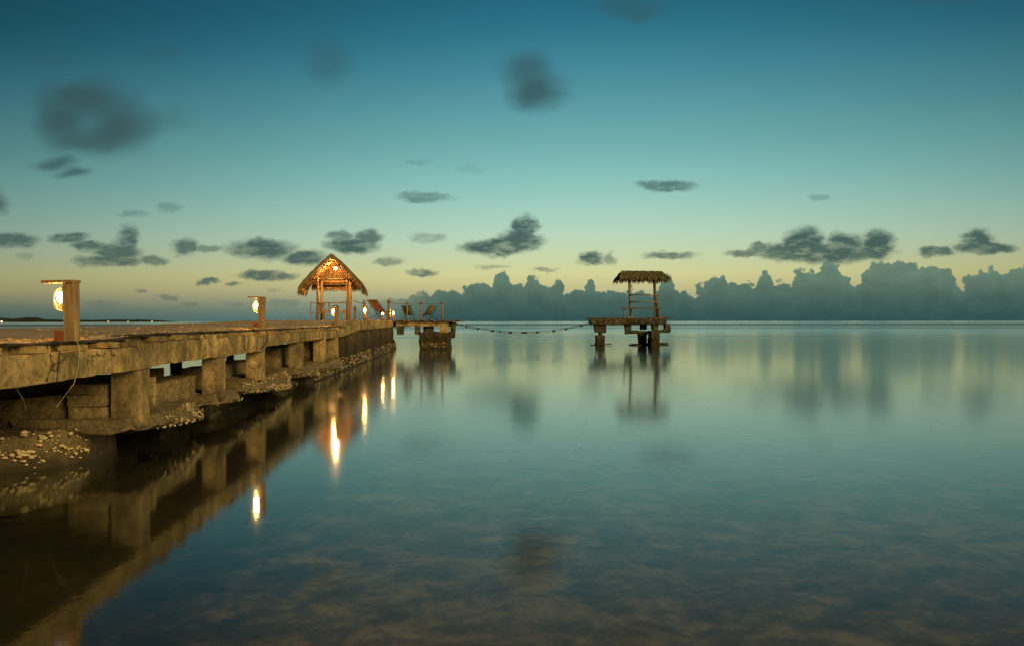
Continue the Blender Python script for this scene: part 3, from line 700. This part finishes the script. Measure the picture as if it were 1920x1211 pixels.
for ex, s0 in ((xl, -1), (xr_, 1)):
    for k in range(170):
        s = random.uniform(-1, 1); t = random.random()
        top_ = Vector((rl if s0 < 0 else rr_, 43.9, zr-.03)); ev = Vector((ex, 43.9+1.15*s, ze))
        q = top_.lerp(ev, t)+Vector((0, 0, .04)); dv = Vector((s0*random.uniform(.3,1.1), s*.6, -.4)).normalized()
        strip(mb, q, dv, random.uniform(.2,.4), random.uniform(.05,.09), Vector((0, .4, 1)), random.uniform(.5,1.5))
for k in range(40):
    q = Vector((random.uniform(rl, rr_), 43.9, zr)); strip(mb, q, Vector((random.uniform(-1,1), random.uniform(-.6,.6), .15)).normalized(), random.uniform(.15,.3), .06, Vector((0,0,1)), .5)
strip(mb, Vector((rl+.02, 43.8, zr)), Vector((-.2, 0, 1)), .15, .03, Vector((0,1,0)), 0)
mb.build('palm_leaves', M['palm'], roof, kind='stuff')

# ------------------------------------------------------------------ thatched hut on the pier (local frame, then placed)
HX, HY, HZ = -8.07, 31.0, 1.565
hut = thing('thatched_hut', 'small lit hut with steep thatched roof on the pier', 'hut', (0, 0, 0)); org()
hw, hd = .67, .75
for sx in (-1, 1):
    for sy in (-1, 1):
        MB().tube([(sx*hw, sy*hd, -.06), (sx*hw+.02, sy*hd, .9), (sx*hw, sy*hd, 1.85)], [.072 if sx > 0 else .062, .066, .058], 10).build('post', M['wood'], hut, True)
def lathpole(a, b, r, name, m='wood', par=hut): return MB().tube([a, b], r, 8).build(name, M[m], par, True)
for sy in (-1, 1): lathpole((-1.0, sy*hd, 1.78), (1.0, sy*hd, 1.78), .04, 'tie_beam')
for sx in (-1, 1): lathpole((sx*hw, -1.1, 1.83), (sx*hw, 1.1, 1.83), .04, 'plate')
lathpole((0, -1.15, 2.72), (0, .75, 2.72), .04, 'ridge_pole')
for yy in (-1.05, -.55, 0, .55):
    for sx in (-1, 1): lathpole((0, yy, 2.74), (sx*1.27, yy, 1.50), .026, 'rafter')
for zz_ in (2.38, 2.55): lathpole((-.4+.9*(zz_-2.38), -.98, zz_), (.4-.9*(zz_-2.38), -.98, zz_), .022, 'collar_tie')
prof = [(0, 2.87), (.42, 2.52), (.85, 2.08), (1.16, 1.76), (1.34, 1.52), (1.42, 1.32)]
y0r, y1r = -1.22, .9
for sx in (-1, 1):
    V_ = []; F_ = []; n = len(prof)
    for off in (0, -.10):
        for yy in (y0r, y1r):
            for x, z in prof: V_.append((sx*(x+(-.03 if off else 0)*(x > .2)), yy, z+off))
    for i in range(n-1):
        F_ += [(i, i+1, n+i+1, n+i), (2*n+i, 2*n+i+1, 3*n+i+1, 3*n+i), (i, i+1, 2*n+i+1, 2*n+i), (n+i, n+i+1, 3*n+i+1, 3*n+i)]
    F_.append((n-1, 2*n-1, 4*n-1, 3*n-1))
    rf = link('roof_slope', V_, F_, M['thatch'], hut)
    mb = MB()
    def on(t):
        k = min(n-2, int(t*(n-1))); f = t*(n-1)-k; a = prof[k]; b = prof[k+1]
        p_ = Vector((sx*(a[0]+(b[0]-a[0])*f), 0, a[1]+(b[1]-a[1])*f)); dv = Vector((sx*(b[0]-a[0]), 0, b[1]-a[1])).normalized(); return p_, dv
    for k in range(1900):
        t = random.random()**.8*.999; p_, dv = on(t); yy = random.uniform(y0r, y1r)
        q = p_+Vector((0, yy, .0)); nrm = Vector((-dv.z*1, 0, dv.x)) ; nrm = Vector((sx*abs(dv.z), 0, abs(dv.x)))
        q += nrm*random.uniform(0, .05)
        strip(mb, q, (dv+Vector((0, random.uniform(-.3,.3), random.uniform(-.1,.12)))).normalized(), random.uniform(.14,.34), random.uniform(.018,.04), nrm+Vector((0, random.uniform(-.6,.6), 0)), random.uniform(.05,.5))
    for k in range(520):     # shaggy verge and eave
        t = random.random()*.999; p_, dv = on(t); e = random.choice((y0r, y0r, y1r)); s = -1 if e == y0r else 1
        q = p_+Vector((0, e-s*.05, random.uniform(-.12, .04)))
        strip(mb, q, Vector((dv.x*.7, s*random.uniform(.1,.8), dv.z-random.uniform(0,.6))).normalized(), random.uniform(.1,.22), random.uniform(.02,.035), Vector((0, s, .3)), .8)
    for k in range(380):
        p_, dv = on(.99); q = p_+Vector((-sx*random.uniform(0,.12), random.uniform(y0r, y1r), random.uniform(-.08, .03)))
        strip(mb, q, Vector((sx*random.uniform(-.3,.5), random.uniform(-.3,.3), -1)).normalized(), random.uniform(.08,.22), random.uniform(.02,.035), Vector((sx, 0, .2)), .4)
    mb.build('thatch', M['thatch'], rf, kind='stuff')
# rear hip of the roof with its hanging fringe
mb = MB(); mb.add([(-.12, .85, 2.72), (.12, .85, 2.72), (1.2, 1.28, 1.62), (-1.2, 1.28, 1.62), (-.12, .93, 2.80), (.12, .93, 2.80), (1.25, 1.36, 1.64), (-1.25, 1.36, 1.64)],
       [(0,1,2,3), (4,7,6,5), (3,2,6,7), (0,4,5,1), (1,5,6,2), (0,3,7,4)])
hip = mb.build('roof_hip', M['thatch'], hut); mb = MB()
for k in range(1500):
    t = random.random(); s = random.uniform(-1, 1); q = Vector((s*(.12+1.08*t), .82+.43*t, 2.70-1.1*t))+Vector((0, -.02*random.random(), 0))
    strip(mb, q, Vector((s*.25+random.uniform(-.3,.3), .2, -1)).normalized(), random.uniform(.12,.3), random.uniform(.02,.035), Vector((random.uniform(-.5,.5), -1, .3)), .1)
for k in range(700):
    s = random.uniform(-1.18, 1.18); q = Vector((s, 1.24+random.uniform(-.03,.06), 1.64))
    strip(mb, q, Vector((random.uniform(-.15,.15), 0, -1)), random.uniform(.18,.34), random.uniform(.018,.032), Vector((random.uniform(-.5,.5), -1, 0)), 0)
mb.build('thatch', M['thatch'], hip, kind='stuff')
# low rails, slats and a screen round the hut
MB().box(-1.0, .72, -.90, -.70, .73, .775).build('rail', M['wood'], hut)
MB().box(-1.0, .72, -.90, -.72, .31, .35).build('rail', M['wood'], hut)
for x in (-.60, -.50, -.41, -.20): MB().box(x, x+.045, -.68, -.65, .352, .74).build('slat', M['wood'], hut)
MB().box(-.98, -.94, -.88, -.84, -.02, .73).build('rail_leg', M['wood'], hut)
for x in (.04, .14): MB().box(x, x+.09, -.66, -.63, -.02, .66).build('screen_board', M['wood'], hut)
MB().box(-.62, .5, .2, .62, .40, .45).build('bench_seat', M['wood'], hut)
for x in (-.55, .4): MB().box(x, x+.06, .25, .55, -.02, .40).build('bench_leg', M['wood'], hut)
hut.scale = (.96, 1, 1); hut.location = (HX, HY, HZ); hut.rotation_euler = (0, 0, R(9))
hm = Matrix.Translation((HX, HY, HZ)) @ Matrix.Rotation(R(9), 4, 'Z')
q = hm @ Vector((.10, -.55, 2.30))
hb = thing('hanging_bulb', 'bare bulb glowing under the thatched roof of the hut', 'lamp', q)
MB().sphere(q, .065, 14).build('bulb', M['hut_bulb'], hb, True)
MB().tube([q+Vector((0,0,.06)), q+Vector((0,0,.36))], .008, 6).build('cord', M['cable'], hb)
MB().tube([q+Vector((0,0,.06)), q+Vector((0,0,.13))], .022, 8).build('socket', M['cable'], hb)

# ------------------------------------------------------------------ bollard lamps along the edge
def make_lamp():
    org(); t = thing('bollard_lamp', '', 'lamp', (0,0,0), 'bollard lamps along the pier edge'); org()
    def tp(q, u, v, w): return Vector((q.x+.0*w, q.y, q.z))
    rbox('post', -.05, .05, -.045, .045, -.03, .505, M['wood'], t, amp=.003, res=.04)
    rbox('cap_board', -.24, .053, -.065, .065, .506, .532, M['wood'], t, amp=.003, res=.05)
    # bulkhead lantern: bracket, back, glass with the bulb inside, guard wires
    lan = MB().box(-.062, -.051, -.04, .04, .235, .475).build('lantern', M['metal'], t)
    def capsule(r, depth, zc, hh, x0):
        mb = MB(); V_ = []; F_ = []; n = 14; k = 8
        for j in range(k+1):
            a = math.pi/2*j/k; s = math.cos(a); dx = depth*math.sin(a)
            for i in range(n):
                b = 2*math.pi*i/n; V_.append((x0-dx, r*(s**.6)*math.cos(b), zc+hh*(s**.28)*math.sin(b)*(.82+.18*abs(math.sin(b)))))
        for j in range(k):
            for i in range(n): F_.append((j*n+i, (j+1)*n+i, (j+1)*n+(i+1) % n, j*n+(i+1) % n))
        return mb.add(V_, F_)
    capsule(.052, .095, .355, .108, -.063).build('glass', M['lamp_glass'], lan, True)
    MB().sphere((-.105, 0, .375), .024, 12, (1, 1, 2.3)).build('bulb', M['bulb'], lan, True)
    mb = MB()
    for zz_ in (.30, .41):
        mb.tube([(-.062, -.056, zz_), (-.12, -.05, zz_), (-.155, 0, zz_), (-.12, .05, zz_), (-.062, .056, zz_)], .0028, 5)
    mb.tube([(-.062, 0, .468), (-.13, 0, .45), (-.163, 0, .36), (-.13, 0, .26), (-.062, 0, .242)], .0028, 5)
    mb.build('guard', M['metal'], lan)
    rbox('junction_box', -.135, -.053, -.05, .03, -.02, .075, M['box'], t, amp=.002, res=.04)
    return t
def copy_tree(o, parent=None):
    c = o.copy(); COL.objects.link(c)
    if parent: c.parent = parent
    for ch in [x for x in bpy.data.objects if x.parent == o]: copy_tree(ch, c)
    return c
bpy.context.view_layer.update()
lamp0 = make_lamp()
L_ = [(135, 6.35, 1.352, 0, 'nearest bollard lamp, large in front at the left with grey wire down its post'),
      (490, 12.3, 1.41, 0, 'second bollard lamp standing alone between the near lamp and the thatched hut'),
      (631, 19.6, 1.405, 0, 'third bollard lamp in front of the thatched hut'),
      (686, 26.4, 1.555, 72, 'bollard lamp just right of the hut beside the short rope post'),
      (719, 35.6, 1.56, 75, 'bollard lamp at the foot of the orange deck chair'),
      (739, 36.4, 1.56, 75, 'farthest bollard lamp, right of the thick pale rope post')]
lamps = []
for i, (px, dist, z, rz, lab) in enumerate(L_):
    o = lamp0 if i == 0 else copy_tree(lamp0)
    o.location = (PX(px, dist), dist, z); o.rotation_euler = (0, R(-.8 if i == 0 else random.uniform(-2, 2)), R(rz)); o['label'] = lab; lamps.append(o)
o = copy_tree(lamp0); o.location = (xB(.4)-.1, .4, 1.352); o['label'] = 'bollard lamp nearest the shore, beyond the left edge of the photo'

# cables hanging off the edge
org()
def catenary(a, b, sag, n=14): return [a.lerp(b, i/n)+Vector((0, 0, -sag*4*(i/n)*(1-i/n))) for i in range(n+1)]
x1 = xB(6.3)
tag(MB().tube([at(138, 600, 6.27), at(140.5, 606, 6.25), at(141, 632, 6.24), (xB(6.2)+.03, 6.2, 1.27), (xB(6.17)+.03, 6.17, 1.1), (xB(6.12)+.02, 6.12, .95), (xB(6)-.1, 6.05, .75), (xB(6.1)-.35, 6.3, .55)], .0032, 6).build('wire', M['wire']), 'thin pale wire running down from the nearest lamp over the beam', 'wire')
tag(MB().tube([(xB(5.9)+.02, 5.9, 1.25), (xB(5.86)+.022, 5.86, .99)], .004, 6).build('wire', M['cable']), 'short dark wire against the beam left of the nearest lamp', 'wire')
a = Vector((xB(12.3)+.025, 12.3, 1.33)); b = Vector((xB(11.0)+.03, 11.0, 1.05))
tag(MB().tube([a, a+Vector((.01,.0,-.12)), a+Vector((.02,-.15,-.25)), a+Vector((.02,-.5,-.33)), a+Vector((.02,-.9,-.30)), b, b+Vector((0,0,.23))], .010, 6).build('cable', M['cable']), 'dark cable looping over the beam below the second lamp', 'cable')
tag(MB().tube([(xB(5.7)-.3, 5.75, 1.0), (xB(5.7)-.35, 5.95, .83), (xB(5.7)-.5, 6.2, .7)], .005, 6).build('wire', M['wire']), 'pale wire end dangling under the beam at far left', 'wire')

# ------------------------------------------------------------------ rope posts and ropes
def rope_post(px, ytop, dist, z0, r, label, m='wood'):
    x = PX(px, dist); zt = PZ(ytop, dist); t = thing('rope_post', label, 'post', (x, dist, z0), 'posts of the rope rail on the pier')
    MB().tube([(x, dist, z0-.05), (x+.01, dist, (z0+zt)/2), (x, dist, zt)], [r, r*.95, r*.9], 9).build('post', M[m], t, True)
    MB().tube([(x, dist, zt-.17), (x, dist, zt-.10)], r*1.35, 9).build('rope_wrap', M['rope'], t, True)
    return Vector((x, dist, zt-.13))
q0 = rope_post(665.5, 573, 27.6, 1.55, .045, 'shortest rope post, close to the right corner of the hut')
q1 = rope_post(683, 562, 27.2, 1.55, .05, 'rope post right behind the lamp beside the hut')
q2 = rope_post(729.5, 561, 36.3, 1.55, .085, 'thick pale rope post lit bright between two lamps')
q3 = rope_post(763, 564.5, 37.15, 1.53, .05, 'rope post in front of the olive deck chair')
q4 = rope_post(790, 564, 37.15, 1.53, .055, 'rope post between the two chairs on the platform')
q5 = rope_post(829, 563.5, 37.15, 1.53, .055, 'last rope post at the outer corner of the platform')
org()
pa = hm @ Vector((.67, -.75, 1.0))
tag(MB().tube(catenary(pa, q1, .06), .014, 6).build('rope', M['rope']), 'slack rope from the hut post to the next rope post', 'rope', 'ropes of the rail on the pier')
tag(MB().tube(catenary(hm @ Vector((-.67, -.77, .85)), hm @ Vector((.60, -.77, .85)), .10), .012, 6).build('rope', M['rope']), 'rope sagging across the front of the hut', 'rope', 'ropes of the rail on the pier')
pl = catenary(q2, q3, .05)+catenary(q3, q4, .05)[1:]+catenary(q4, q5, .05)[1:]
tag(MB().tube(pl, .016, 6).build('rope', M['rope']), 'rope strung along the far platform between its posts', 'rope', 'ropes of the rail on the pier')

# ------------------------------------------------------------------ deck chairs
def deck_chair(loc, rz, canv, label, sc=1.):
    t = thing('deck_chair', label, 'deck chair', (0,0,0), 'folding deck chairs at the pier end'); org()
    w = .28
    ft, bk = Vector((0, -.50, .02)), Vector((0, .38, .86)); bf, fb = Vector((0, .48, .02)), Vector((0, -.52, .36))
    for s in (-1, 1):
        o1 = Vector((s*w, 0, 0)); o2 = Vector((s*w*.86, 0, 0))
        MB().tube([ft+o1, bk+o1], .019, 6).build('long_leg', M['wood_deck'], t)
        MB().tube([bf+o2, fb+o2], .018, 6).build('short_leg', M['wood_deck'], t)
        MB().tube([bf+o2, ft.lerp(bk, .72)+o1*1.05], .014, 6).build('strut', M['wood_deck'], t)
    topq, fr = bk, fb
    for q_ in (topq, fr, ft+Vector((0, .02, .01)), bf): MB().tube([q_+Vector((-w-.02,0,0)), q_+Vector((w+.02,0,0))], .017, 8).build('crossbar', M['wood_deck'], t)
    V_ = []; F_ = []; n = 14
    for i in range(n+1):
        u_ = i/n; p_ = topq.lerp(fr, u_)+Vector((0, 0, -.9*u_**1.4*(1-u_)))
        for x in (-w*.82, -w*.3, w*.3, w*.82): V_.append(p_+Vector((x, 0, -.01*(1-abs(x)/w))))
    for i in range(n):
        for k in range(3): F_.append((4*i+k, 4*i+k+1, 4*i+k+5, 4*i+k+4))
    o = link('canvas', V_, F_, M[canv], t, True)
    sm = o.modifiers.new('thickness', 'SOLIDIFY'); sm.thickness = .006
    t.location = loc; t.rotation_euler = (0, 0, rz); t.scale = (sc,)*3
    return t
deck_chair((PX(709, 33.4), 33.4, 1.56), R(148), 'canvas_red', 'deck chair with orange canvas lit by the lamp beside it', 1.12)
deck_chair((PX(765, 38.1), 38.1, 1.54), R(172), 'canvas_olive', 'deck chair with olive canvas behind a rope post on the platform', .95)
deck_chair((PX(806, 38.1), 38.1, 1.54), R(218), 'canvas_blue', 'deck chair with dark striped canvas at the outer end of the platform', .95)

# ------------------------------------------------------------------ rope with floats between the platforms
A = at(853, 605.5, 37.3); B = at(1107, 604.5, 43.1)
fl = thing('float_line', 'sagging double rope with dark floats between the two platforms', 'rope', A)
c1 = catenary(A, B, .52, 40); c2 = [q+Vector((0, .0, -.06-.03*math.sin(i*.5))) for i, q in enumerate(catenary(A, B, .55, 40))]
c2[0] = A.copy(); c2[-1] = B.copy()
MB().tube(c1, .017, 6).build('rope_strand', M['cable'], fl); MB().tube(c2, .012, 6).build('rope_strand', M['cable'], fl)
for px, l in ((873,.07),(894,.11),(921,.20),(938,.11),(958,.22),(981,.38),(1009,.22),(1036,.22),(1062,.24),(1088,.26)):
    i = min(range(41), key=lambda k: abs((960+F*c1[k].x/c1[k].y)-px)); q = c1[i]+Vector((0, -.01, -.05)); tdir = (c1[min(40, i+1)]-c1[max(0, i-1)]).normalized()
    MB().tube([q-tdir*l/2, q-tdir*l*.38, q+tdir*l*.38, q+tdir*l/2], [.03, .06, .06, .03], 9).build('float', M['float'], fl, True)

# ------------------------------------------------------------------ bits of weed floating on the water
org(); mb = MB()
for i in range(520):
    y = random.uniform(7, 18); x = random.uniform(-.1, .95)*y*.75
    if noise.noise(Vector((x*.35, y*.35, 9))) < .10: continue
    L = random.uniform(.01, .045)*random.random()**2+.006; a = random.uniform(-.5, .5)
    q = Vector((x, y, .004)); dv = Vector((math.cos(a), math.sin(a), 0)); sd = Vector((-dv.y, dv.x, 0))
    mb.add([q-dv*L, q+sd*L*.10+Vector((0,0,.002)), q+dv*L, q-sd*L*.10+Vector((0,0,.002))], [(0,1,2,3)])
mb.build('floating_weed', M['reef'], kind='stuff')
